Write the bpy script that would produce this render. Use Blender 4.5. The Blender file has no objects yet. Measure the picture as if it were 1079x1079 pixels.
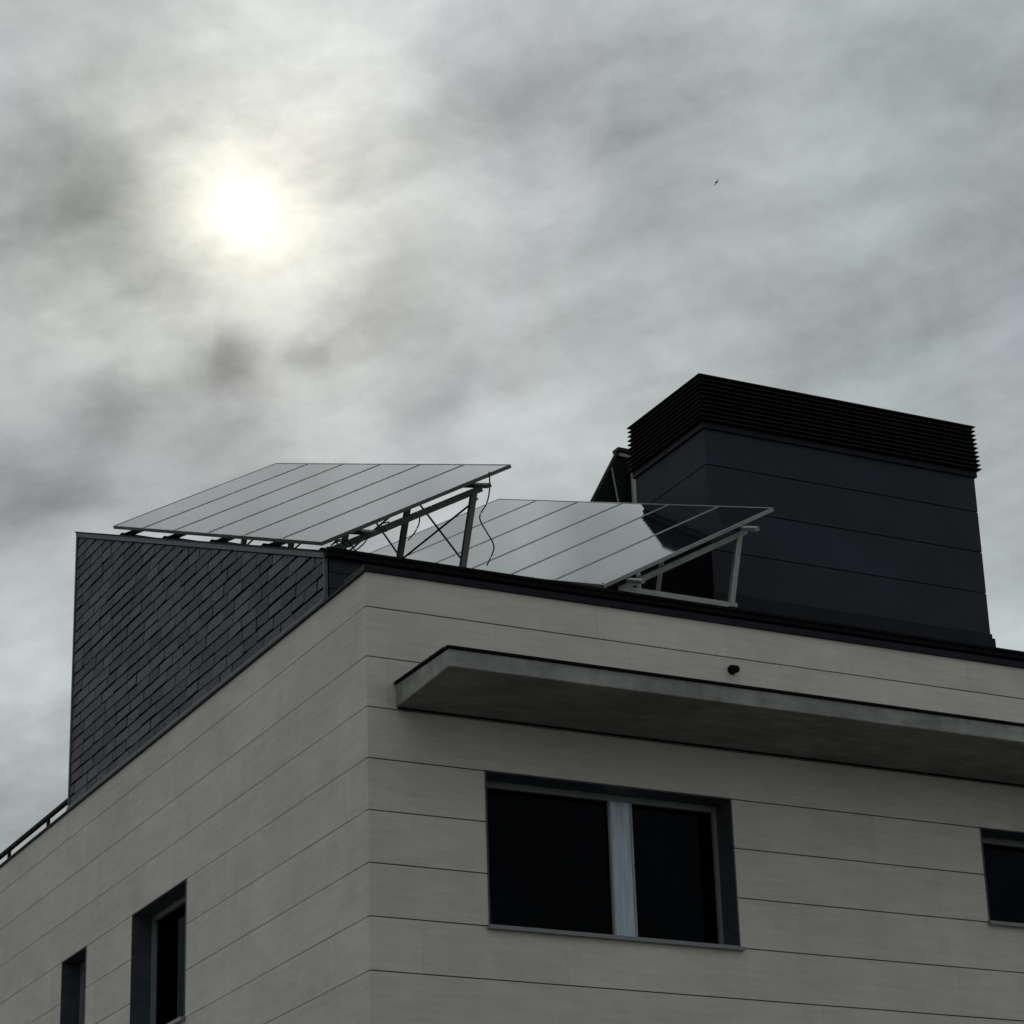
import bpy, bmesh, math, random
from mathutils import Vector, Matrix
random.seed(7)
S = bpy.context.scene
COL = S.collection
H = 9.8                                    # wall corner datum above the street

# ------------------------------------------------------------------ materials
def ramp(nt, stops):
    r = nt.nodes.new('ShaderNodeValToRGB')
    els = r.color_ramp.elements
    while len(els) < len(stops): els.new(0.5)
    for e, (p, c) in zip(els, stops):
        e.position = p; e.color = (*c, 1) if len(c) == 3 else c
    return r

def mat(name, base, rough=.6, metal=0., var=.15, scale=(6, 6, 6), island=0., bump=0., bscale=60., spec=.5, stain=0., detail=6, streak=0.):
    m = bpy.data.materials.new(name); m.use_nodes = True
    nt = m.node_tree; L = nt.links; b = nt.nodes['Principled BSDF']
    b.inputs['Roughness'].default_value = rough; b.inputs['Metallic'].default_value = metal
    b.inputs['Specular IOR Level'].default_value = spec
    tc = nt.nodes.new('ShaderNodeTexCoord')
    mp = nt.nodes.new('ShaderNodeMapping'); mp.inputs['Scale'].default_value = scale
    L.new(tc.outputs['Object'], mp.inputs['Vector'])
    n = nt.nodes.new('ShaderNodeTexNoise'); n.inputs['Scale'].default_value = 1; n.inputs['Detail'].default_value = detail
    n.inputs['Roughness'].default_value = .62
    L.new(mp.outputs['Vector'], n.inputs['Vector'])
    lo = tuple(c*(1-var) for c in base); hi = tuple(c*(1+var) for c in base)
    r = ramp(nt, [(.3, lo), (.7, hi)]); L.new(n.outputs['Fac'], r.inputs['Fac'])
    out = r.outputs['Color']
    def mul(fac_socket):
        nonlocal out
        mx = nt.nodes.new('ShaderNodeVectorMath'); mx.operation = 'SCALE'
        L.new(out, mx.inputs[0]); L.new(fac_socket, mx.inputs['Scale']); out = mx.outputs['Vector']
    if island:
        g = nt.nodes.new('ShaderNodeNewGeometry')
        mr = nt.nodes.new('ShaderNodeMapRange'); mr.inputs['To Min'].default_value = 1-island; mr.inputs['To Max'].default_value = 1+island
        L.new(g.outputs['Random Per Island'], mr.inputs['Value']); mul(mr.outputs['Result'])
    if stain:
        n2 = nt.nodes.new('ShaderNodeTexNoise'); n2.inputs['Scale'].default_value = 1.1; n2.inputs['Detail'].default_value = 7
        n2.inputs['Roughness'].default_value = .6; n2.inputs['Distortion'].default_value = .5
        mp2 = nt.nodes.new('ShaderNodeMapping'); mp2.inputs['Scale'].default_value = (1.1, 1.1, 1.6); L.new(tc.outputs['Object'], mp2.inputs['Vector'])
        L.new(mp2.outputs['Vector'], n2.inputs['Vector'])
        mr = nt.nodes.new('ShaderNodeMapRange'); mr.inputs['From Min'].default_value = .3; mr.inputs['From Max'].default_value = .62
        mr.inputs['To Min'].default_value = 1-stain; mr.inputs['To Max'].default_value = 1.03
        L.new(n2.outputs['Fac'], mr.inputs['Value']); mul(mr.outputs['Result'])
    if streak:
        n3 = nt.nodes.new('ShaderNodeTexNoise'); n3.inputs['Scale'].default_value = 1; n3.inputs['Detail'].default_value = 4
        mp3 = nt.nodes.new('ShaderNodeMapping'); mp3.inputs['Scale'].default_value = (9, 9, .7); L.new(tc.outputs['Object'], mp3.inputs['Vector'])
        L.new(mp3.outputs['Vector'], n3.inputs['Vector'])
        mr = nt.nodes.new('ShaderNodeMapRange'); mr.inputs['From Min'].default_value = .3; mr.inputs['From Max'].default_value = .7
        mr.inputs['To Min'].default_value = 1-streak; mr.inputs['To Max'].default_value = 1+streak
        L.new(n3.outputs['Fac'], mr.inputs['Value']); mul(mr.outputs['Result'])
    L.new(out, b.inputs['Base Color'])
    if bump:
        nb = nt.nodes.new('ShaderNodeTexNoise'); nb.inputs['Scale'].default_value = bscale; nb.inputs['Detail'].default_value = 5
        L.new(tc.outputs['Object'], nb.inputs['Vector'])
        bp = nt.nodes.new('ShaderNodeBump'); bp.inputs['Strength'].default_value = bump; bp.inputs['Distance'].default_value = .004
        L.new(nb.outputs['Fac'], bp.inputs['Height']); L.new(bp.outputs['Normal'], b.inputs['Normal'])
    return m

M = {}
M['stone'] = mat('cream_stone', (.575, .525, .475), .8, var=.085, scale=(2.2, 2.2, 26), island=.035, bump=.25, bscale=40, spec=.25, stain=.12, streak=.022)
M['mortar'] = mat('dark_mortar', (.05, .05, .048), .9, spec=.1)  # dark grey mortar of the wall core, seen in the open joints
M['concrete'] = mat('canopy_concrete', (.27, .262, .24), .85, var=.24, scale=(3, 9, 9), bump=.5, bscale=25, spec=.2, stain=.22, streak=.14)
M['soffit'] = mat('shaded_soffit', (.225, .22, .205), .9, var=.26, scale=(3, 9, 9), bump=.4, bscale=25, spec=.1, stain=.25)  # canopy concrete darkened: underside shade put into the colour, plus mottled staining
M['slate'] = mat('slate', (.112, .110, .118), .8, var=.7, scale=(45, 45, 75), island=.25, bump=.8, bscale=70, spec=.15, detail=4)
M['slate_back'] = mat('slate_underlay', (.006, .006, .007), .9, spec=.1)
M['lead'] = mat('lead_flashing', (.062, .062, .070), .55, var=.15, spec=.4)
M['coping'] = mat('navy_coping', (.007, .007, .012), .55, var=.4, scale=(3, 3, 3), spec=.14)
M['gutter'] = mat('black_gutter', (.0045, .0045, .0055), .6, var=.2, spec=.06)
M['navy'] = mat('navy_panel', (.022, .0225, .034), .7, var=.16, scale=(3, 3, 3), island=.06, bump=.3, bscale=30, spec=.22, stain=.15)
M['black_metal'] = mat('black_louvre_metal', (.014, .014, .014), .6, var=.2, spec=.15)
M['frame'] = mat('dark_grey_aluminium', (.20, .20, .205), .45, var=.1, spec=.4)
M['reveal'] = mat('reveal_lining', (.058, .058, .07), .55, var=.25, scale=(3, 3, 12), spec=.3)
M['stile'] = mat('pale_aluminium', (.42, .48, .55), .4, var=.22, scale=(40, 8, 2.5), spec=.4)
M['alu'] = mat('panel_aluminium', (.30, .30, .29), .5, metal=.35, var=.12)
M['panel_side'] = mat('panel_frame_black', (.10, .10, .10), .45, metal=.3, var=.12)
M['galv'] = mat('galvanised_steel', (.27, .27, .25), .6, metal=.2, var=.22, scale=(14, 14, 14))
M['dark_steel'] = mat('dark_steel', (.075, .075, .07), .6, metal=.2, var=.22, scale=(14, 14, 14))
M['cable'] = mat('black_cable', (.012, .012, .012), .6, spec=.2)
M['roof'] = mat('dark_roof', (.03, .03, .034), .8, var=.2, spec=.2)
M['blind'] = mat('dark_blind', (.012, .012, .0125), .9, var=.9, scale=(30, 30, .35), spec=.1)
M['bird'] = mat('bird_feathers', (.03, .03, .03), .8, spec=.1)
M['pipe'] = mat('pale_pipe', (.30, .30, .29), .5, var=.25, scale=(20, 20, 3))
M['asphalt'] = mat('asphalt', (.05, .05, .05), .9, var=.25, scale=(3, 3, 3), spec=.2)
M['paving'] = mat('paving', (.22, .222, .215), .9, var=.2, scale=(2, 2, 2), spec=.2)
M['ground'] = mat('ground', (.15, .155, .14), .95, var=.3, scale=(.2, .2, .2), spec=.1)
M['paint'] = mat('road_paint', (.7, .7, .68), .7, var=.1)

def glass_mat():
    m = bpy.data.materials.new('window_glass'); m.use_nodes = True
    nt = m.node_tree; nt.nodes.clear(); L = nt.links
    o = nt.nodes.new('ShaderNodeOutputMaterial'); mx = nt.nodes.new('ShaderNodeMixShader')
    t = nt.nodes.new('ShaderNodeBsdfTransparent'); t.inputs['Color'].default_value = (.45, .48, .5, 1)
    g = nt.nodes.new('ShaderNodeBsdfGlossy'); g.inputs['Roughness'].default_value = .03
    g.inputs['Color'].default_value = (.13, .14, .16, 1)
    f = nt.nodes.new('ShaderNodeFresnel'); f.inputs['IOR'].default_value = 1.3
    L.new(f.outputs[0], mx.inputs[0]); L.new(t.outputs[0], mx.inputs[1]); L.new(g.outputs[0], mx.inputs[2]); L.new(mx.outputs[0], o.inputs[0])
    return m
M['glass'] = glass_mat()

def pv_mat():
    m = bpy.data.materials.new('solar_glass'); m.use_nodes = True
    nt = m.node_tree; L = nt.links; b = nt.nodes['Principled BSDF']
    tc = nt.nodes.new('ShaderNodeTexCoord')
    sx = nt.nodes.new('ShaderNodeSeparateXYZ'); L.new(tc.outputs['Object'], sx.inputs[0])
    def line(sock, n, size, w):
        a = nt.nodes.new('ShaderNodeMath'); a.operation = 'MULTIPLY'; a.inputs[1].default_value = n/size; L.new(sock, a.inputs[0])
        p = nt.nodes.new('ShaderNodeMath'); p.operation = 'PINGPONG'; p.inputs[1].default_value = .5; L.new(a.outputs[0], p.inputs[0])
        c = nt.nodes.new('ShaderNodeMath'); c.operation = 'LESS_THAN'; c.inputs[1].default_value = w; L.new(p.outputs[0], c.inputs[0]); return c.outputs[0]
    l1 = line(sx.outputs['X'], 12, 1.98, .015); l2 = line(sx.outputs['Y'], 6, .91, .015)
    mx = nt.nodes.new('ShaderNodeMath'); mx.operation = 'MAXIMUM'; L.new(l1, mx.inputs[0]); L.new(l2, mx.inputs[1])
    r = ramp(nt, [(0, (.012, .013, .018)), (1, (.03, .03, .034))]); L.new(mx.outputs[0], r.inputs['Fac'])
    L.new(r.outputs['Color'], b.inputs['Base Color'])
    b.inputs['Roughness'].default_value = .045; b.inputs['IOR'].default_value = 1.8
    b.inputs['Specular IOR Level'].default_value = .5
    return m
M['pv'] = pv_mat()

# ------------------------------------------------------------------ mesh helpers
class MB:
    """collects shapes (z measured from the wall-corner datum) and links them as ONE mesh object"""
    def __init__(self): self.bm = bmesh.new()
    def face(self, vs): 
        return self.bm.faces.new([self.bm.verts.new(Vector(v)) for v in vs])
    def hull(self, lo, hi):
        """prism between two equal polygons"""
        a = [self.bm.verts.new(Vector(v)) for v in lo]; b = [self.bm.verts.new(Vector(v)) for v in hi]
        n = len(a)
        self.bm.faces.new(list(reversed(a))); self.bm.faces.new(b)
        for i in range(n):
            j = (i+1) % n; self.bm.faces.new([a[i], a[j], b[j], b[i]])
        return self
    def box(self, x0, x1, y0, y1, z0, z1):
        return self.hull([(x0, y0, z0), (x1, y0, z0), (x1, y1, z0), (x0, y1, z0)], [(x0, y0, z1), (x1, y0, z1), (x1, y1, z1), (x0, y1, z1)])
    def bar(self, p, q, w, h, up=(0, 0, 1)):
        p, q = Vector(p), Vector(q); d = (q-p).normalized(); s = d.cross(Vector(up)).normalized(); u = s.cross(d)
        cs = [(-w/2, -h/2), (w/2, -h/2), (w/2, h/2), (-w/2, h/2)]
        return self.hull([p+s*a+u*b for a, b in cs], [q+s*a+u*b for a, b in cs])
    def tube(self, pts, r, n=8):
        pts = [Vector(p) for p in pts]; rings = []
        for i, p in enumerate(pts):
            d = (pts[min(i+1, len(pts)-1)]-pts[max(i-1, 0)]).normalized()
            ref = Vector((0, 0, 1)) if abs(d.z) < .9 else Vector((1, 0, 0))
            s = d.cross(ref).normalized(); u = s.cross(d)
            rings.append([self.bm.verts.new(p+(s*math.cos(2*math.pi*k/n)+u*math.sin(2*math.pi*k/n))*r) for k in range(n)])
        for a, b in zip(rings, rings[1:]):
            for k in range(n): self.bm.faces.new([a[k], a[(k+1) % n], b[(k+1) % n], b[k]])
        self.bm.faces.new(list(reversed(rings[0]))); self.bm.faces.new(rings[-1])
        return self
    def build(self, name, m, parent=None, loc=None, bevel=0, smooth=False):
        """vertices are datum coordinates unless loc is given (then they are local to the object)"""
        bm = self.bm
        bmesh.ops.recalc_face_normals(bm, faces=bm.faces)
        me = bpy.data.meshes.new(name)
        o = bpy.data.objects.new(name, me); COL.objects.link(o)
        if loc is None:
            root = parent
            off = Vector((0, 0, H))
            while root is not None:
                off -= root.location; root = root.parent
            bmesh.ops.translate(bm, verts=bm.verts, vec=off)
        else: o.location = loc
        if bevel:
            bmesh.ops.bevel(bm, geom=bm.edges[:], offset=bevel, segments=1, affect='EDGES')
        bm.to_mesh(me); bm.free(); me.materials.append(m)
        if smooth:
            for p in me.polygons: p.use_smooth = True
        if parent: o.parent = parent
        return o

def tag(o, label=None, cat=None, group=None, kind=None):
    if label: o['label'] = label
    if cat: o['category'] = cat
    if group: o['group'] = group
    if kind: o['kind'] = kind
    return o
def empty(name, loc):
    o = bpy.data.objects.new(name, None); COL.objects.link(o); o.location = (loc[0], loc[1], loc[2]+H); o.empty_display_size = .3
    return o
def clip(poly, a, b, c):
    """keep a*u+b*v <= c"""
    out = []
    for i, p in enumerate(poly):
        q = poly[(i+1) % len(poly)]; dp = a*p[0]+b*p[1]-c; dq = a*q[0]+b*q[1]-c
        if dp <= 0: out.append(p)
        if dp*dq < 0:
            t = dp/(dp-dq); out.append((p[0]+(q[0]-p[0])*t, p[1]+(q[1]-p[1])*t))
    return out

# ------------------------------------------------------------------ fitted dimensions
ZT, Z1, CH = -.824, -1.098, .4            # wall top, first joint, course height
XE, YE = 11.0, 13.0                       # far ends of the two facades
GX, GY0, GY1 = .04, .875, 7.30            # slate gable plane and its ends
EZ, RS = -.315, .395                      # eave height and roof slope (tan)
roofz = lambda y: EZ+RS*(y-GY0)
TH, PH, LT, LR = .379, .507, 2.014, .947  # roof pitch, panel tilt, panel length, panel pitch along the row

B = empty('apartment_building', (0, 0, -H))
tag(B, 'modern apartment block clad in cream stone courses with slate roof gable and concrete window canopy', 'building')

# ---- facades: real stone slabs with open joints on a dark backing
rows = [(Z1, ZT)]
z = Z1
while z > -H+.05:
    rows.append((max(z-CH, -H), z)); z -= CH
openF = [(.970, 3.157, Z1-6*CH, Z1-3*CH), (5.578, 7.75, Z1-5*CH, Z1-3*CH)]
openL = [(3.815, 5.204, Z1-6*CH, Z1-3*CH), (6.483, 7.214, Z1-6*CH, Z1-3*CH)]
def spans(u0, u1, za, zb, opens):
    segs = [(u0, u1)]
    for a, b, c, d in opens:
        if c < (za+zb)/2 < d:
            n = []
            for s in segs:
                if b <= s[0] or a >= s[1]: n.append(s); continue
                if a > s[0]: n.append((s[0], a))
                if b < s[1]: n.append((b, s[1]))
            segs = n
    return segs
def facade(name, u0, u1, opens, put, backput, gap):
    m = MB(); k = MB()
    for i, (za, zb) in enumerate(rows):
        zb2 = zb if i == 0 else zb-gap
        off = random.uniform(0, 1.2)
        for s0, s1 in spans(u0, u1, za, zb, opens):
            cuts = [s0]; c = u0-off
            while c < s1:
                if c > s0+.12 and c < s1-.12: cuts.append(c)
                c += 1.2
            cuts.append(s1)
            for a, b in zip(cuts, cuts[1:]):
                g0 = .0004 if a != s0 else 0; g1 = .0004 if b != s1 else 0
                j = random.uniform(0, .0012)
                put(m, a+g0, b-g1, za, zb2, j)
        for s0, s1 in spans(u0, u1, za, zb, opens): backput(k, s0, s1, za, zb)
    w = m.build(name, M['stone'], B)
    k.build('wall_core', M['mortar'], w)
    return w
facade('front_wall', 0, XE, openF, lambda m, a, b, z0, z1, j: m.box(a, b, j, .045, z0, z1), lambda m, a, b, z0, z1: m.box(max(a, .05), b, .05, .36, z0, z1), .010)
facade('side_wall', .047, YE, openL, lambda m, a, b, z0, z1, j: m.box(j, .045, a, b, z0, z1), lambda m, a, b, z0, z1: m.box(.05, .36, max(a, .365), b, z0, z1), .006)
m = MB(); m.box(XE-.3, XE, .37, YE, -H, ZT); m.box(.37, XE-.31, YE-.3, YE, -H, ZT); m.build('rear_wall', M['stone'], B)

# ---- terrace slab, coping, roof
MB().box(.06, XE-.02, .06, YE-.02, ZT-.25, ZT-.012).build('terrace_slab', M['roof'], B)
m = MB()
m.box(-.022, XE+.02, -.022, .36, ZT+.002, ZT+.052)                 # along the front
m.hull([(-.022, .363, ZT+.002), (.3, .363, ZT+.002), (.3, YE, ZT+.002), (-.022, YE, ZT+.002)], [(-.022, .363, ZT+.020), (.3, .363, ZT+.020), (.3, YE, ZT+.020), (-.022, YE, ZT+.020)])
m.box(-.022, .3, .36, .363, ZT+.002, ZT+.020)
m.build('coping', M['coping'], B)

roof = MB()
roof.hull([(GX+.03, GY0+.02, ZT), (GX+.03, GY1, ZT), (GX+.03, GY1, roofz(GY1)-.06), (GX+.03, GY0+.02, EZ-.05)],
          [(XE-.4, GY0+.02, ZT), (XE-.4, GY1, ZT), (XE-.4, GY1, roofz(GY1)-.06), (XE-.4, GY0+.02, EZ-.05)])
roof = roof.build('slate_roof', M['roof'], B)
# slate hung gable: individually laid tiles, clipped under the raking verge
t = MB(); zb = ZT+.07; row = 0; th = .115; tw = .33
while zb < roofz(GY1):
    y = GY0+.03-(tw*.5 if row % 2 else 0)-random.uniform(0, .05)
    while y < GY1-.02:
        w = tw+random.uniform(-.07, .07)
        g = random.uniform(.008, .015)
        poly = [(y+g, zb+random.uniform(.003, .023)), (y+w-g*.5, zb+random.uniform(.003, .023)), (y+w-g*.5, zb+th), (y+g, zb+th)]
        poly = clip(poly, -1, 0, -(GY0+.03)); poly = clip(poly, 1, 0, GY1-.035) if poly else poly
        poly = clip(poly, -RS, 1, roofz(0)-.085) if poly else poly
        if len(poly) > 2:
            d = random.uniform(-.002, .003)
            f = lambda p, e: (GX+.014-.007*max(0, 1-(p[1]-zb)/th)-d-e, p[0], p[1])
            t.hull([f(p, 0) for p in poly], [f(p, .007) for p in poly])
        y += w
    zb += th; row += 1
gab = t.build('slate_tiles', M['slate'], roof)
MB().hull([(GX+.024, GY0+.01, ZT+.03), (GX+.024, GY1-.01, ZT+.03), (GX+.024, GY1-.01, roofz(GY1)-.065), (GX+.024, GY0+.01, EZ-.065)],
          [(GX+.029, GY0+.01, ZT+.03), (GX+.029, GY1-.01, ZT+.03), (GX+.029, GY1-.01, roofz(GY1)-.065), (GX+.029, GY0+.01, EZ-.065)]).build('tile_underlay', M['slate_back'], roof)
e = MB()
zt = lambda y, d: roofz(y)+d-.03
e.hull([(GX-.012, GY0, zt(GY0, -.045)), (GX-.012, GY1, zt(GY1, -.045)), (GX-.012, GY1, zt(GY1, .0)), (GX-.012, GY0, zt(GY0, 0))],
       [(GX+.06, GY0, zt(GY0, -.045)), (GX+.06, GY1, zt(GY1, -.045)), (GX+.06, GY1, zt(GY1, 0)), (GX+.06, GY0, zt(GY0, 0))])
e.box(GX-.008, GX+.02, GY0-.006, GY0+.02, ZT+.04, zt(GY0, -.047))
e.box(GX-.008, GX+.02, GY1-.028, GY1+.006, ZT+.04, zt(GY1, -.05))
e.hull([(GX-.035, GY0-.004, ZT+.023), (GX-.035, GY1, ZT+.023), (GX-.0125, GY1, ZT+.095), (GX-.0125, GY0-.004, ZT+.095)],
       [(GX+.02, GY0-.004, ZT+.023), (GX+.02, GY1, ZT+.023), (GX-.0085, GY1, ZT+.097), (GX-.0085, GY0-.004, ZT+.097)])
e.build('verge_flashing', M['lead'], roof)
# raking top cap, thin black
MB().hull([(GX-.02, GY0-.03, zt(GY0-.03, .002)), (GX-.02, GY1+.01, zt(GY1, .004)), (GX-.02, GY1+.01, zt(GY1, .018)), (GX-.02, GY0-.03, zt(GY0-.03, .018))],
          [(GX+.10, GY0-.03, zt(GY0-.03, .002)), (GX+.10, GY1+.01, zt(GY1, .004)), (GX+.10, GY1+.01, zt(GY1, .018)), (GX+.10, GY0-.03, zt(GY0-.03, .018))]).build('verge_cap', M['gutter'], roof)
# front face of the roof volume under the eave, with slate courses, and the eave gutter
t = MB(); zz = ZT+.04; row = 0
while zz < EZ-.06:
    x = GX+.03-(.2 if row % 2 else 0)
    while x < XE-.45:
        a, b = max(x+.004, GX+.03), min(x+.396, XE-.45)
        if b > a+.02: t.box(a, b, GY0-.008+random.uniform(0, .003), GY0+.015, zz+.006, min(zz+.137, EZ-.05))
        x += .4
    zz += .137; row += 1
t.build('eave_tiles', M['navy'], roof)
g = MB()
g.box(GX-.01, XE-.4, GY0-.06, GY0-.012, EZ-.075, EZ-.004)
g.box(GX-.01, XE-.4, GY0-.075, GY0-.0605, EZ-.03, EZ-.006)
g.build('eave_gutter', M['gutter'], roof)

# ---- concrete canopy over the windows
kx, kp, kt, kb = .237, .925, -1.714, -1.886
c = MB()
c.hull([(kx, -kp, kb+.036), (XE-.2, -kp, kb+.036), (XE-.2, -.002, kb), (kx, -.002, kb)], [(kx, -kp, kt), (XE-.2, -kp, kt), (XE-.2, -.002, kt+.01), (kx, -.002, kt+.01)])
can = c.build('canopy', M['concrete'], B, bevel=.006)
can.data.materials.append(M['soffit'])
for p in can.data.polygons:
    if p.normal.z < -.8: p.material_index = 1  # underside faces take the darker copy that carries their shade
c = MB()
c.box(kx-.018, XE-.2, -kp-.018, -kp+.05, kt+.003, kt+.020); c.box(kx-.018, kx+.05, -kp+.052, -.004, kt+.012, kt+.026)
c.box(kx-.018, kx+.05, -kp+.0505, -kp+.0515, kt+.003, kt+.025)
c.build('canopy_flashing', M['gutter'], can)
MB().box(kx+.01, XE-.2, -.02, -.003, kb-.012, kb-.002).build('canopy_joint', M['gutter'], can)

# ---- small spout above the canopy
sp = MB(); sp.tube([(3.243, .02, -1.205), (3.243, -.035, -1.213), (3.243, -.075, -1.226)], .031, 14)
sp = sp.build('drain_spout', M['gutter'], B, smooth=False)
MB().tube([(3.243, -.003, -1.209), (3.243, -.016, -1.212)], .041, 14).build('collar', M['gutter'], sp)

# ---- windows
def window(side, u0, u1, z0, z1, mull, depth, label, leaves=None):
    """side 'F' faces -Y, side 'L' faces -X; u runs along the wall, d into it"""
    def bx(m, a, b, d0, d1, c, d): 
        return m.box(a, b, d0, d1, c, d) if side == 'F' else m.box(d0, d1, a, b, c, d)
    W = MB()                                                # outer frame
    D = depth
    fw = .048
    bx(W, u0+.013, u1-.013, D-.01, D+.05, z1-.012-fw, z1-.012)
    bx(W, u0+.013, u1-.013, D-.01, D+.05, z0+.012, z0+.012+.04)
    bx(W, u0+.013, u0+.013+.03, D-.008, D+.05, z0+.054, z1-.014-fw)
    bx(W, u1-.013-.03, u1-.013, D-.008, D+.05, z0+.054, z1-.014-fw)
    W = W.build('window', M['frame'], B)
    tag(W, label)
    R = MB()                                                # metal lining of the recess
    bx(R, u0, u0+.012, -.006, D+.06, z0, z1); bx(R, u1-.012, u1, -.006, D+.06, z0, z1)
    bx(R, u0+.0125, u1-.0125, -.006, D+.06, z1-.012, z1)
    R.build('reveal', M['reveal'], W)
    Sg = MB()
    if side == 'F': Sg.hull([(u0-.03, -.045, z0-.018), (u1+.03, -.045, z0-.018), (u1+.03, D+.05, z0-.0005), (u0-.03, D+.05, z0-.0005)] if 0 else
                            [(u0-.015, -.045, z0-.03), (u1+.02, -.045, z0-.03), (u1+.02, -.0025, z0-.03), (u0-.015, -.0025, z0-.03)],
                            [(u0-.015, -.045, z0-.004), (u1+.02, -.045, z0-.004), (u1+.02, -.0025, z0+.004), (u0-.015, -.0025, z0+.004)])
    else: Sg.box(-.045, -.0025, u0-.015, u1+.015, z0-.03, z0+.002)
    bx(Sg, u0+.0125, u1-.0125, -.002, D+.05, z0-.002, z0+.011)
    Sg.build('sill', M['frame'], W)
    a, b = u0+.044, u1-.044
    edges = [a]+([mull[0], mull[1]] if mull else [])+[b]
    for i in range(0, len(edges), 2):
        p0, p1 = edges[i], edges[i+1]
        P = MB(); bx(P, p0, p1, D+.024, D+.028, z0+.053, z1-.014-fw)
        P.build('pane', M['glass'], W)
        K = MB(); n = max(3, int((p1-p0)/.055)); w = (p1-p0)/n
        for q in range(n):
            o = .006*(q % 2)
            bx(K, p0+q*w+.002, p0+(q+1)*w-.002, D+.085+o, D+.089+o, z0+.03, z1-.03)
        bx(K, p0, p1, D+.105, D+.11, z0+.02, z1-.02)
        K.build('blind', M['blind'], W)
        if side == 'L':
            for c0, c1 in ((p0+.014, p0+.036), (p1-.036, p1-.014)):
                F = MB(); bx(F, c0, c1, D-.002, D+.023, z0+.054, z1-.064); F.build('sash', M['frame'], W)
    if mull:
        F = MB(); x0, x1 = mull
        bx(F, x0, x1, D-.004, D+.045, z0+.053, z1-.062)
        st = F.build('stile', M['stile'], W)
        F = MB(); bx(F, x0-.002, x0+.014, D-.012, D-.0045, z0+.0535, z1-.0625); F.build('stile_edge', M['pipe'], st)
        F = MB(); bx(F, x1-.014, x1+.002, D-.012, D-.0045, z0+.0535, z1-.0625); F.build('stile_edge', M['pipe'], st)
    return W
window('F', *openF[0], (2.165, 2.365), .225, 'wide two-leaf window under the canopy with pale central stile')
window('F', *openF[1], (6.6, 6.78), .225, 'shorter window cut by the right edge of the picture')
window('L', *openL[0], None, .19, 'wider side window with deep recess')
window('L', *openL[1], None, .19, 'narrow side window farthest from the corner')

# ---- ventilation stack on the roof
x0, x1, y0, y1, zt_ = 4.515, 7.64, 2.215, 3.53, 2.105
m = MB(); zc = zt_; hs = [.415, .43, .43, .43, .43]
for i, h in enumerate(hs):
    m.box(x0, x1, y0, y0+.05, zc-h+.010, zc); m.box(x0, x1, y1-.05, y1, zc-h+.010, zc)
    m.box(x0, x0+.05, y0+.051, y1-.051, zc-h+.010, zc); m.box(x1-.05, x1, y0+.051, y1-.051, zc-h+.010, zc)
    zc -= h
stack = m.build('ventilation_stack', M['navy'], B)
MB().box(x0+.012, x1-.012, y0+.012, y1-.012, -.1, zt_-.002).build('stack_core', M['gutter'], stack)
l = MB(); nsl = 10; zl0, zl1 = 2.135, 2.60
for i in range(nsl):
    za = zl0+(zl1-zl0)*i/nsl; hh = (zl1-zl0)/nsl
    o = .042+.018*(1-i/(nsl-1))
    for (ax, ay, bx_, by_) in (((x0-o), (y0-o), (x1+o), (y1+o)),):
        # sloping blade all round: a frustum ring
        def ring(d, zz): return [(ax+d, ay+d, zz), (bx_-d, ay+d, zz), (bx_-d, by_-d, zz), (ax+d, by_-d, zz)]
        r1, r2, r3 = ring(0, za+.004), ring(0, za+.010), ring(.05, za+hh-.004)
        r4 = ring(.052, za+hh-.010)
        for ra, rb in ((r1, r2), (r2, r3), (r3, r4), (r4, r1)):
            for k in range(4):
                j = (k+1) % 4; l.face([ra[k], ra[j], rb[j], rb[k]])
bmesh.ops.remove_doubles(l.bm, verts=l.bm.verts, dist=1e-5)
l.build('louvre', M['black_metal'], stack)
MB().box(x0+.02, x1-.02, y0+.02, y1-.02, 2.12, 2.592).build('louvre_core', M['gutter'], stack)
MB().box(x0-.045, x1+.045, y0-.045, y1+.045, 2.602, 2.612).build('stack_lid', M['black_metal'], stack)
tr = MB(); o = .022
for (a, b, c, d) in ((x0-o, x1+o, y0-o, y0-.002), (x0-o, x1+o, y1+.002, y1+o), (x0-o, x0-.002, y0-.0015, y1+.0015), (x1+.002, x1+o, y0-.0015, y1+.0015)):
    tr.box(a, b, c, d, 2.062, 2.118)
tr.build('stack_trim', M['coping'], stack)
b_ = MB()
for k, (o, za, zb_) in enumerate(((.03, .20, .36), (.012, .362, .41))):
    b_.box(x0-o, x1+o, y0-o, y0-.002, za, zb_); b_.box(x1+.002, x1+o, y0-.0015, y1, za, zb_); b_.box(x0-o, x0-.002, y0-.0015, y1, za, zb_)
b_.build('stack_flashing', M['coping'], stack)

# ---- steep gable parapet behind the stack, with a pale pipe beside it
dy0, dy1 = 6.5, 6.56
prof = [(5.03, 1.90), (5.685, 3.13), (6.052, 3.785), (7.4, 3.79), (7.4, 1.90)]
d = MB().hull([(a, dy0, b) for a, b in prof], [(a, dy1, b) for a, b in prof])
dor = d.build('gable_parapet', M['gutter'], B)
MB().box(6.03, 7.42, dy0-.05, dy1+.02, 3.792, 3.83).build('parapet_cap', M['black_metal'], dor)
MB().box(6.06, 7.4, dy0-.025, dy0-.003, 3.735, 3.775).build('parapet_trim', M['frame'], dor)
MB().bar((5.95, dy0-.012, 3.58), (6.06, dy0-.012, 2.9), .018, .016, (0, 1, 0)).build('batten', M['frame'], dor)
MB().bar((5.08, dy0-.02, 2.02), (6.02, dy0-.02, 3.76), .03, .04, (0, 1, 0)).build('parapet_verge', M['black_metal'], dor)
pp = MB().tube([(6.215, dy0-.06, 2.0), (6.215, dy0-.06, 3.66)], .042, 14).build('downpipe', M['pipe'], dor, smooth=False)
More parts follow.
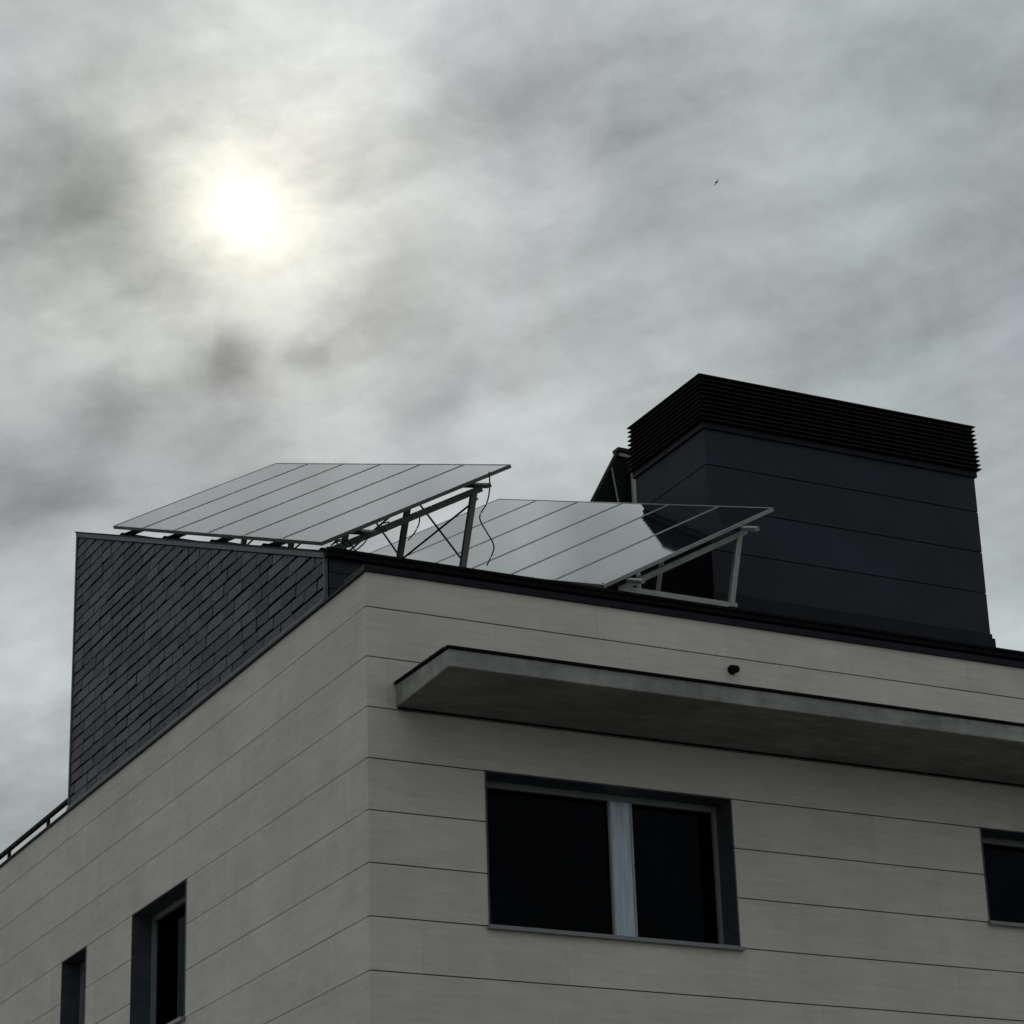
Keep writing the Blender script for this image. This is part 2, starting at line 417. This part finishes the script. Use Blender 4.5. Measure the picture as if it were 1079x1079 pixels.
MB().tube([(6.215, dy0-.06, 3.56), (6.215, dy0-.06, 3.60)], .05, 14).build('pipe_clip', M['frame'], pp)

# ---- terrace railing at the low left end
rl = MB()
rl.bar((.12, GY1-.02, -.584), (.12, YE-.1, -.584), .045, .032)
yy = 8.2
posts = []
while yy < YE: posts.append(yy); yy += 1.33
rl = rl.build('railing', M['gutter'], B)
for y in posts: MB().box(.107, .133, y-.025, y+.025, ZT+.021, -.601).build('railing_post', M['gutter'], rl)

# ------------------------------------------------------------------ solar arrays
rowv = Vector((0, math.cos(TH), math.sin(TH))); tilt = Vector((math.cos(PH), 0, math.sin(PH)))
nrm = tilt.cross(rowv).normalized()
v = rowv - tilt*rowv.dot(tilt)             # panels are sheared a touch in plan: keep the true row direction
def panel_meshes():
    """one panel in sheared local axes: X up the tilt, Y along the row, Z normal (as world vectors)"""
    gap = .013
    def pt(a, b, n): return tilt*a+rowv*b+nrm*n
    f = MB(); w = .014; t0, t1 = -.032, 0.
    def pr(a0, a1, b0, b1, n0, n1, mb): mb.hull([pt(a0, b0, n0), pt(a1, b0, n0), pt(a1, b1, n0), pt(a0, b1, n0)], [pt(a0, b0, n1), pt(a1, b0, n1), pt(a1, b1, n1), pt(a0, b1, n1)])
    b0, b1 = gap/2, LR-gap/2
    pr(0, LT, b0, b0+w, t0, t1, f); pr(0, LT, b1-w, b1, t0, t1, f)
    pr(0, w, b0+w+.0005, b1-w-.0005, t0, t1, f); pr(LT-w, LT, b0+w+.0005, b1-w-.0005, t0, t1, f)
    g = MB(); pr(w+.0005, LT-w-.0005, b0+w+.0005, b1-w-.0005, -.010, -.003, g)
    return f, g
def make_array(loc, label, frame_m, rack_m, cables, low=.13):
    A = empty('solar_array', loc); tag(A, label, 'solar panels', 'solar panel arrays on the roof')
    O = Vector(loc)
    pt = lambda s, t, n=0.: O+rowv*(s*LR)+tilt*(t*LT)+nrm*n
    f, g = panel_meshes()
    fo = f.build('solar_panel', frame_m, A, loc=(0, 0, 0)); go = g.build('solar_glass', M['pv'], fo, loc=(0, 0, 0))
    for i in range(1, 6):
        c = fo.copy(); COL.objects.link(c); c.location = rowv*(LR*i); c.parent = A
        d = go.copy(); COL.objects.link(d); d.parent = c
    for t in (low, .80):
        MB().bar(pt(-.27, t, -.055), pt(6.1, t, -.055), .042, .034, nrm).build('purlin', rack_m, A)
    feet = []
    for s in (.10, 1.53, 2.95, 4.38, 5.8):
        tr = MB()
        lo, hi = pt(s, .015, -.112), pt(s, .84, -.112)
        zr = roofz(lo.y)+(.045 if low < .15 else -.012)
        base0 = Vector((lo.x-.03, lo.y, zr)); 
        foot = Vector((pt(s, .80).x-.075, lo.y, zr)); base1 = foot+Vector((.05, 0, 0))
        head = pt(s, .80, -.12)
        feet.append((foot, head))
        tr.bar(lo, hi, .045, .05, nrm)
        T = tr.build('rafter', rack_m, A)
        MB().bar(base0, base1, .045, .05).build('base_rail', rack_m, T)
        MB().bar(foot+Vector((0, 0, .025)), head, .05, .045, (0, 1, 0)).build('leg', rack_m, T)
        MB().box(lo.x-.05, lo.x+.10, lo.y-.06, lo.y+.06, roofz(lo.y)-.01, zr+.01).build('foot_block', M['gutter'], T)
        MB().box(foot.x-.05, foot.x+.05, lo.y-.05, lo.y+.05, roofz(lo.y)-.01, zr-.026).build('foot_pad', M['gutter'], T)
    if cables:
        for (f0, h0), (f1, h1) in zip(feet, feet[1:]):
            MB().tube([f0+Vector((.03, 0, .08)), h1+Vector((.03, 0, -.05))], .009, 6).build('brace', rack_m, A)
            MB().tube([h0+Vector((.035, 0, -.05)), f1+Vector((.035, 0, .08))], .009, 6).build('brace', rack_m, A)
        for path in cables: MB().tube(path, .006, 6).build('cable', M['cable'], A)
    return A
def smooth_path(p, n=6):
    p = [Vector(q) for q in p]; out = []
    for i in range(len(p)-1):
        a, b, c, d = p[max(i-1, 0)], p[i], p[i+1], p[min(i+2, len(p)-1)]
        for k in range(n):
            t = k/n; out.append(.5*((2*b)+(c-a)*t+(2*a-5*b+4*c-d)*t*t+(3*b-a-3*c+d)*t**3))
    return out+[p[-1]]
cab = [smooth_path([(1.60, 1., .66), (1.601, 1., .515), (1.57, 1., .373), (1.499, 1., .233), (1.562, 1., .106), (1.612, 1., .029), (1.619, 1., -.047), (1.552, 1., -.192)]),
       smooth_path([(1.10, 1.35, .34), (1.11, 1.35, .27), (1.07, 1.35, .17), (1.0, 1.35, .08)]),
       smooth_path([(.16, 1.02, -.21), (.24, 1.03, -.16), (.33, 1.05, -.19), (.42, 1.08, -.10), (.52, 1.1, -.03), (.50, 1.12, -.10), (.40, 1.1, -.20)]),
       smooth_path([(.14, 1.0, -.24), (.2, 1.0, -.17), (.3, 1.02, -.15), (.38, 1.05, -.21)]),
       smooth_path([(.62, 1.1, .03), (.70, 1.12, .03), (.66, 1.14, .09), (.74, 1.15, .13)])]
make_array((.131, 1.158, -.137), 'left array of six tilted solar panels on dark steel legs above the slate gable', M['panel_side'], M['dark_steel'], cab, .20)
make_array((2.600, .900, -.247), 'right array of six solar panels with pale triangular frame in front of the ventilation stack', M['alu'], M['galv'], None)

# ------------------------------------------------------------------ bird
CAM = Vector((-7.9337, -17.6003, -8.1998))
bd = Vector((.47480, .73622, .48222)).normalized()
bp_ = CAM+bd*150
right = Vector((.886, -.464, 0)); upv = right.cross(bd).normalized()
bird = MB()
sec = []
def P3(a, b, c): return right*a+bd*b+upv*c
body = [(-.20, .008), (-.14, .03), (-.04, .05), (.06, .045), (.12, .03), (.17, .022), (.20, .006)]
rings = [[bird.bm.verts.new(P3(t*.4+.0, t*.6, t*.1)+P3(0, -.8*r*math.cos(q)*0, r*math.sin(q))+P3(r*math.cos(q)*.8, -r*math.cos(q)*.55, 0)) for q in [2*math.pi*k/8 for k in range(8)]] for t, r in body]
for a, b in zip(rings, rings[1:]):
    for k in range(8): bird.bm.faces.new([a[k], a[(k+1) % 8], b[(k+1) % 8], b[k]])
bird.bm.faces.new(list(reversed(rings[0]))); bird.bm.faces.new(rings[-1])
for sgn in (-1, 1):                                        # swept wings, grown as closed blades through the body
    def wp(o, f_): return P3(.12*o*sgn+f_*.3, f_*.5, .19*o*sgn+.03*o-.04*o*o)
    pl = [wp(0, .08), wp(.45, .11), wp(.8, .02), wp(1.0, -.10), wp(.6, -.05), wp(0, -.07)]
    bird.hull([p+P3(0, 0, -.004) for p in pl], [p+P3(0, 0, .006) for p in pl])
bo = bird.build('bird', M['bird'], None, loc=bp_+Vector((0, 0, H)))
tag(bo, 'tiny dark bird flying in the open sky at upper right', 'bird')

# ------------------------------------------------------------------ ground and street
def struct(name, mb, m): return tag(mb.build(name, m, None), kind='structure')
struct('ground', MB().box(-900, 900, -900, 900, -H-.30, -H-.13), M['ground'])
struct('pavement', MB().box(-4, XE+4, -4, YE+4, -H-.126, -H-.003), M['paving'])
struct('road', MB().box(-200, 200, -12, -4.3, -H-.13+.004, -H-.13+.010), M['asphalt'])
mk = MB()
for i in range(-12, 13): mk.box(i*6, i*6+3, -8.2, -8.05, -H-.13+.0145, -H-.13+.016)
struct('road_marking', mk, M['paint'])
struct('far_pavement', MB().box(-200, 200, -30, -12.2, -H-.129, -H-.003), M['paving'])

# ------------------------------------------------------------------ light
SUN = Vector((.32138, .81768, .47761)).normalized()
el = math.asin(SUN.z); az = math.atan2(SUN.x, SUN.y)
sd = bpy.data.lights.new('sun', 'SUN'); sd.energy = .5; sd.angle = math.radians(10); sd.color = (1, .95, .86)
so = bpy.data.objects.new('sun', sd); COL.objects.link(so); so.rotation_euler = SUN.to_track_quat('Z', 'Y').to_euler()
so.location = SUN*60

W = bpy.data.worlds.new('World'); S.world = W; W.use_nodes = True
nt = W.node_tree; nt.nodes.clear(); L = nt.links
def nd(t, **k):
    n = nt.nodes.new(t)
    for a, b in k.items(): setattr(n, a, b)
    return n
def setin(sock, v):
    if hasattr(v, 'is_linked') or isinstance(v, bpy.types.NodeSocket): L.new(v, sock)
    else: sock.default_value = v
def mth(op, a, b=None, c=None, clamp=False):
    n = nd('ShaderNodeMath', operation=op, use_clamp=clamp)
    for i, v_ in enumerate((a, b, c)):
        if v_ is not None: setin(n.inputs[i], v_)
    return n.outputs[0]
def vm(op, a, b=None, out=0):
    n = nd('ShaderNodeVectorMath', operation=op); setin(n.inputs[0], a)
    if b is not None: setin(n.inputs[1], b)
    return n.outputs['Value'] if op in ('DOT_PRODUCT', 'LENGTH') else n.outputs[0]
def mapr(v_, a, b, c, d, smooth=True):
    n = nd('ShaderNodeMapRange', interpolation_type='SMOOTHSTEP' if smooth else 'LINEAR')
    setin(n.inputs['Value'], v_)
    for k_, q in zip(('From Min', 'From Max', 'To Min', 'To Max'), (a, b, c, d)): n.inputs[k_].default_value = q
    return n.outputs['Result']
def noise(vec, scale, detail=6, rough=.55, dist=0., col=False):
    n = nd('ShaderNodeTexNoise'); L.new(vec, n.inputs['Vector'])
    n.inputs['Scale'].default_value = scale; n.inputs['Detail'].default_value = detail; n.inputs['Roughness'].default_value = rough
    n.inputs['Distortion'].default_value = dist
    return n.outputs['Color'] if col else n.outputs['Fac']
tc = nd('ShaderNodeTexCoord'); D = vm('NORMALIZE', tc.outputs['Generated'])
# warp the direction a little so that cloud edges are ragged
wc = noise(D, 14, 6, .58, 0, True)
wv = vm('SUBTRACT', wc, (.5, .5, .5)); ws = nd('ShaderNodeVectorMath', operation='SCALE'); L.new(wv, ws.inputs[0]); ws.inputs['Scale'].default_value = .05
DW = vm('NORMALIZE', vm('ADD', D, ws.outputs[0]))
def soft(vec, sc, amt):
    c = vm('SUBTRACT', noise(vec, sc, 2, .4, 0, True), (.5, .5, .5)); q = nd('ShaderNodeVectorMath', operation='SCALE'); L.new(c, q.inputs[0]); q.inputs['Scale'].default_value = amt
    return vm('ADD', vec, q.outputs[0])
DS = soft(D, 5, .05)
sx = nd('ShaderNodeSeparateXYZ'); L.new(DS, sx.inputs[0])
zz = mth('ADD', mth('MAXIMUM', sx.outputs['Z'], 0.), .12)
pl = nd('ShaderNodeCombineXYZ'); L.new(mth('DIVIDE', sx.outputs['X'], zz), pl.inputs[0]); L.new(mth('DIVIDE', sx.outputs['Y'], zz), pl.inputs[1])
def sky_dir(u, v):                                        # direction of a patch, from its bearing and height
    yaw, pitch, roll, f = .48232, .38580, -.03391, 2840.68
    fw = Vector((math.sin(yaw)*math.cos(pitch), math.cos(yaw)*math.cos(pitch), math.sin(pitch))); rt = Vector((math.cos(yaw), -math.sin(yaw), 0)); up = rt.cross(fw)
    r2 = rt*math.cos(roll)+up*math.sin(roll); u2 = up*math.cos(roll)-rt*math.sin(roll)
    return tuple((fw+r2*((u-539.5)/f)-u2*((v-539.5)/f)).normalized())
def plane(d): return Vector((d[0]/(d[2]+.12), d[1]/(d[2]+.12)))
def streaks(a, b, along, across, detail, rough, dist, loc):   # cloud sheet combed from direction a towards direction b
    q = plane(sky_dir(*b))-plane(sky_dir(*a))
    mp = nd('ShaderNodeMapping'); mp.vector_type = 'POINT'
    rot = nd('ShaderNodeVectorRotate', rotation_type='Z_AXIS'); L.new(pl.outputs[0], rot.inputs['Vector']); rot.inputs['Angle'].default_value = -math.atan2(q.y, q.x)
    L.new(rot.outputs[0], mp.inputs['Vector']); mp.inputs['Scale'].default_value = (along, across, 1); mp.inputs['Location'].default_value = (loc, loc*.7, 0)
    return noise(mp.outputs[0], 1.0, detail, rough, dist)
n1 = streaks((330, 220), (720, 40), 3.0, 6.0, 5, .5, .0, 3.1)
n2 = streaks((330, 220), (720, 40), 8.0, 17.0, 5, .52, .0, 8.3)
n3 = noise(D, 2.2, 3, .5)
sq = nd('ShaderNodeMapping'); sq.inputs['Scale'].default_value = (1, 1, 1.6); L.new(soft(D, 14, .028), sq.inputs['Vector'])
nA = noise(sq.outputs[0], 9.0, 8, .58)
nB = noise(sq.outputs[0], 24.0, 7, .64)
ang = mth('ARCCOSINE', mth('MINIMUM', vm('DOT_PRODUCT', D, tuple(SUN)), 1.0))     # radians from the sun
angd = mth('MULTIPLY', ang, 180/math.pi)
fc = nd('ShaderNodeFloatCurve'); L.new(mth('DIVIDE', angd, 180.), fc.inputs['Value'])
cv = fc.mapping.curves[0]
pts = [(0, .53), (4/180, .52), (8/180, .49), (13/180, .455), (20/180, .46), (40/180, .50), (90/180, .46), (1, .42)]
cv.points[0].location = pts[0]; cv.points[1].location = pts[-1]
for p in pts[1:-1]: cv.points.new(*p)
fc.mapping.update()
base = fc.outputs[0]
fb = mth('ADD', mth('MULTIPLY', mth('SUBTRACT', n1, .5), .80), mth('MULTIPLY', mth('SUBTRACT', n2, .5), .30))
fb = mth('ADD', fb, mth('ADD', mth('MULTIPLY', mth('SUBTRACT', n3, .5), .15), mth('MULTIPLY', mth('SUBTRACT', nB, .5), .46)))
fb = mth('ADD', fb, mth('MULTIPLY', mth('SUBTRACT', nA, .5), .95))
# individual darker and brighter cloud patches, each in its own direction of the sky
def gauss(dirv, sig):
    q = mth('ARCCOSINE', mth('MINIMUM', vm('DOT_PRODUCT', DW, dirv), 1.0))
    q = mth('DIVIDE', q, math.radians(sig)); return mth('EXPONENT', mth('MULTIPLY', mth('MULTIPLY', q, q), -1.0))
PATCH = [(236, 378, .80, -.50), (105, 408, .85, -.36), (325, 382, .55, -.28), (160, 395, .5, -.12), (40, 40, 1.6, -.20), (90, 190, 1.5, -.24), (150, 40, 1.3, -.16), (520, 95, 1.5, -.24), (30, 510, 1.9, -.34),
         (560, 265, 1.2, -.18), (420, 330, 1.1, -.20), (430, 440, 1.2, -.20), (680, 230, 1.6, -.14), (20, 740, 1.6, .24), (30, 290, 1.0, .18), (1010, 100, 2.4, -.14), (960, 330, 2.6, -.06),
         (400, 90, 1.2, .10), (580, 180, 1.5, .10), (560, 450, 1.3, .14), (700, 350, 1.6, .05), (230, 490, 1.2, -.12), (330, 470, .9, .10), (130, 320, .9, .14), (15, 590, .8, .12), (800, 40, 2.0, .06)]
pat = None
for u, v_, sg, am in PATCH:
    g_ = mth('MULTIPLY', gauss(sky_dir(u, v_), sg), am); pat = g_ if pat is None else mth('ADD', pat, g_)
pat = mth('ADD', pat, mth('MULTIPLY', gauss(tuple(Vector((.285, .69, .665)).normalized()), 6.5), .85))   # bright patch added above the view to lighten the panels' reflections
cl = mth('MULTIPLY', mth('ADD', 1.0, mth('MULTIPLY', fb, 1.15)), mth('MAXIMUM', mth('ADD', 1.0, pat), .4))
lum = mth('MULTIPLY', base, cl)
# sun seen through the cloud: saturated heart, soft aureole
wob = mth('MULTIPLY', mth('SUBTRACT', noise(D, 70, 3, .55), .5), .25)
rad = vm('NORMALIZE', vm('SUBTRACT', D, tuple(SUN)))            # beams fanning out through the thin cloud
beam = mth('SUBTRACT', noise(rad, 2.6, 3, .5), .5)
angw = mth('MULTIPLY', angd, mth('ADD', 1.0, mth('ADD', wob, mth('MULTIPLY', beam, .6))))
angb = mth('MULTIPLY', angd, mth('ADD', 1.0, mth('MULTIPLY', beam, .7)))
def ga(sig, amp):
    q = mth('DIVIDE', angb, sig); return mth('MULTIPLY', mth('EXPONENT', mth('MULTIPLY', mth('MULTIPLY', q, q), -1.)), amp)
heart = mth('MULTIPLY', mth('EXPONENT', mth('DIVIDE', angw, -.50)), 1.2)
aure = mth('ADD', ga(1.9, .25), ga(4.4, .17))
# colour: cool grey away from the sun, cream close to it
cr = nd('ShaderNodeValToRGB'); L.new(mth('DIVIDE', angd, 14.), cr.inputs['Fac'])
e_ = cr.color_ramp.elements
e_[0].position = 0; e_[0].color = (.985, 1.0, .965, 1); e_[1].position = 1; e_[1].color = (.905, 1.0, 1.015, 1)
q = e_.new(.42); q.color = (.945, 1.0, 1.0, 1)
ccol = nd('ShaderNodeVectorMath', operation='SCALE'); L.new(cr.outputs['Color'], ccol.inputs[0]); L.new(lum, ccol.inputs['Scale'])
def tinted(val, c):
    n = nd('ShaderNodeVectorMath', operation='SCALE'); n.inputs[0].default_value = c; L.new(val, n.inputs['Scale']); return n.outputs[0]
hue = nd('ShaderNodeMix', data_type='RGBA'); L.new(mapr(noise(DW, 7, 4, .55), .35, .65, 0, 1), hue.inputs['Factor'])
hue.inputs['A'].default_value = (1.0, .99, 1.015, 1); hue.inputs['B'].default_value = (.985, 1.006, .99, 1)
ccl = vm('MULTIPLY', ccol.outputs[0], hue.outputs['Result'])
skyc = vm('ADD', vm('ADD', ccl, tinted(mth('MULTIPLY', aure, mth('POWER', cl, 1.8)), (1.0, .955, .70))), tinted(heart, (1., .955, .80)))
bgc = nd('ShaderNodeBackground'); L.new(skyc, bgc.inputs['Color']); bgc.inputs['Strength'].default_value = 1.0
st = nd('ShaderNodeTexSky', sky_type='NISHITA'); st.sun_disc = False; st.sun_elevation = el; st.sun_rotation = az
st.air_density = 1.2; st.dust_density = .6
bgs = nd('ShaderNodeBackground'); L.new(st.outputs[0], bgs.inputs['Color']); bgs.inputs['Strength'].default_value = .05
mix = nd('ShaderNodeMixShader'); mix.inputs[0].default_value = .965; L.new(bgs.outputs[0], mix.inputs[1]); L.new(bgc.outputs[0], mix.inputs[2])
wo = nd('ShaderNodeOutputWorld'); L.new(mix.outputs[0], wo.inputs['Surface'])
W.cycles.sampling_method = 'MANUAL'; W.cycles.sample_map_resolution = 1024

# ------------------------------------------------------------------ camera
cd = bpy.data.cameras.new('camera'); co = bpy.data.objects.new('camera', cd); COL.objects.link(co); S.camera = co
cd.sensor_width = 36; cd.lens = 2840.68/1079*36; cd.clip_start = .1; cd.clip_end = 3000
yaw, pitch, roll = .48232, .38580, -.03391
fw = Vector((math.sin(yaw)*math.cos(pitch), math.cos(yaw)*math.cos(pitch), math.sin(pitch))); rt = Vector((math.cos(yaw), -math.sin(yaw), 0)); up = rt.cross(fw)
r2 = rt*math.cos(roll)+up*math.sin(roll); u2 = up*math.cos(roll)-rt*math.sin(roll)
co.matrix_world = Matrix(((r2.x, u2.x, -fw.x, CAM.x), (r2.y, u2.y, -fw.y, CAM.y), (r2.z, u2.z, -fw.z, CAM.z+H), (0, 0, 0, 1)))
S.view_settings.view_transform = 'Standard'; S.view_settings.look = 'None'; S.view_settings.exposure = 0; S.view_settings.gamma = 1
S.render.engine = 'CYCLES'
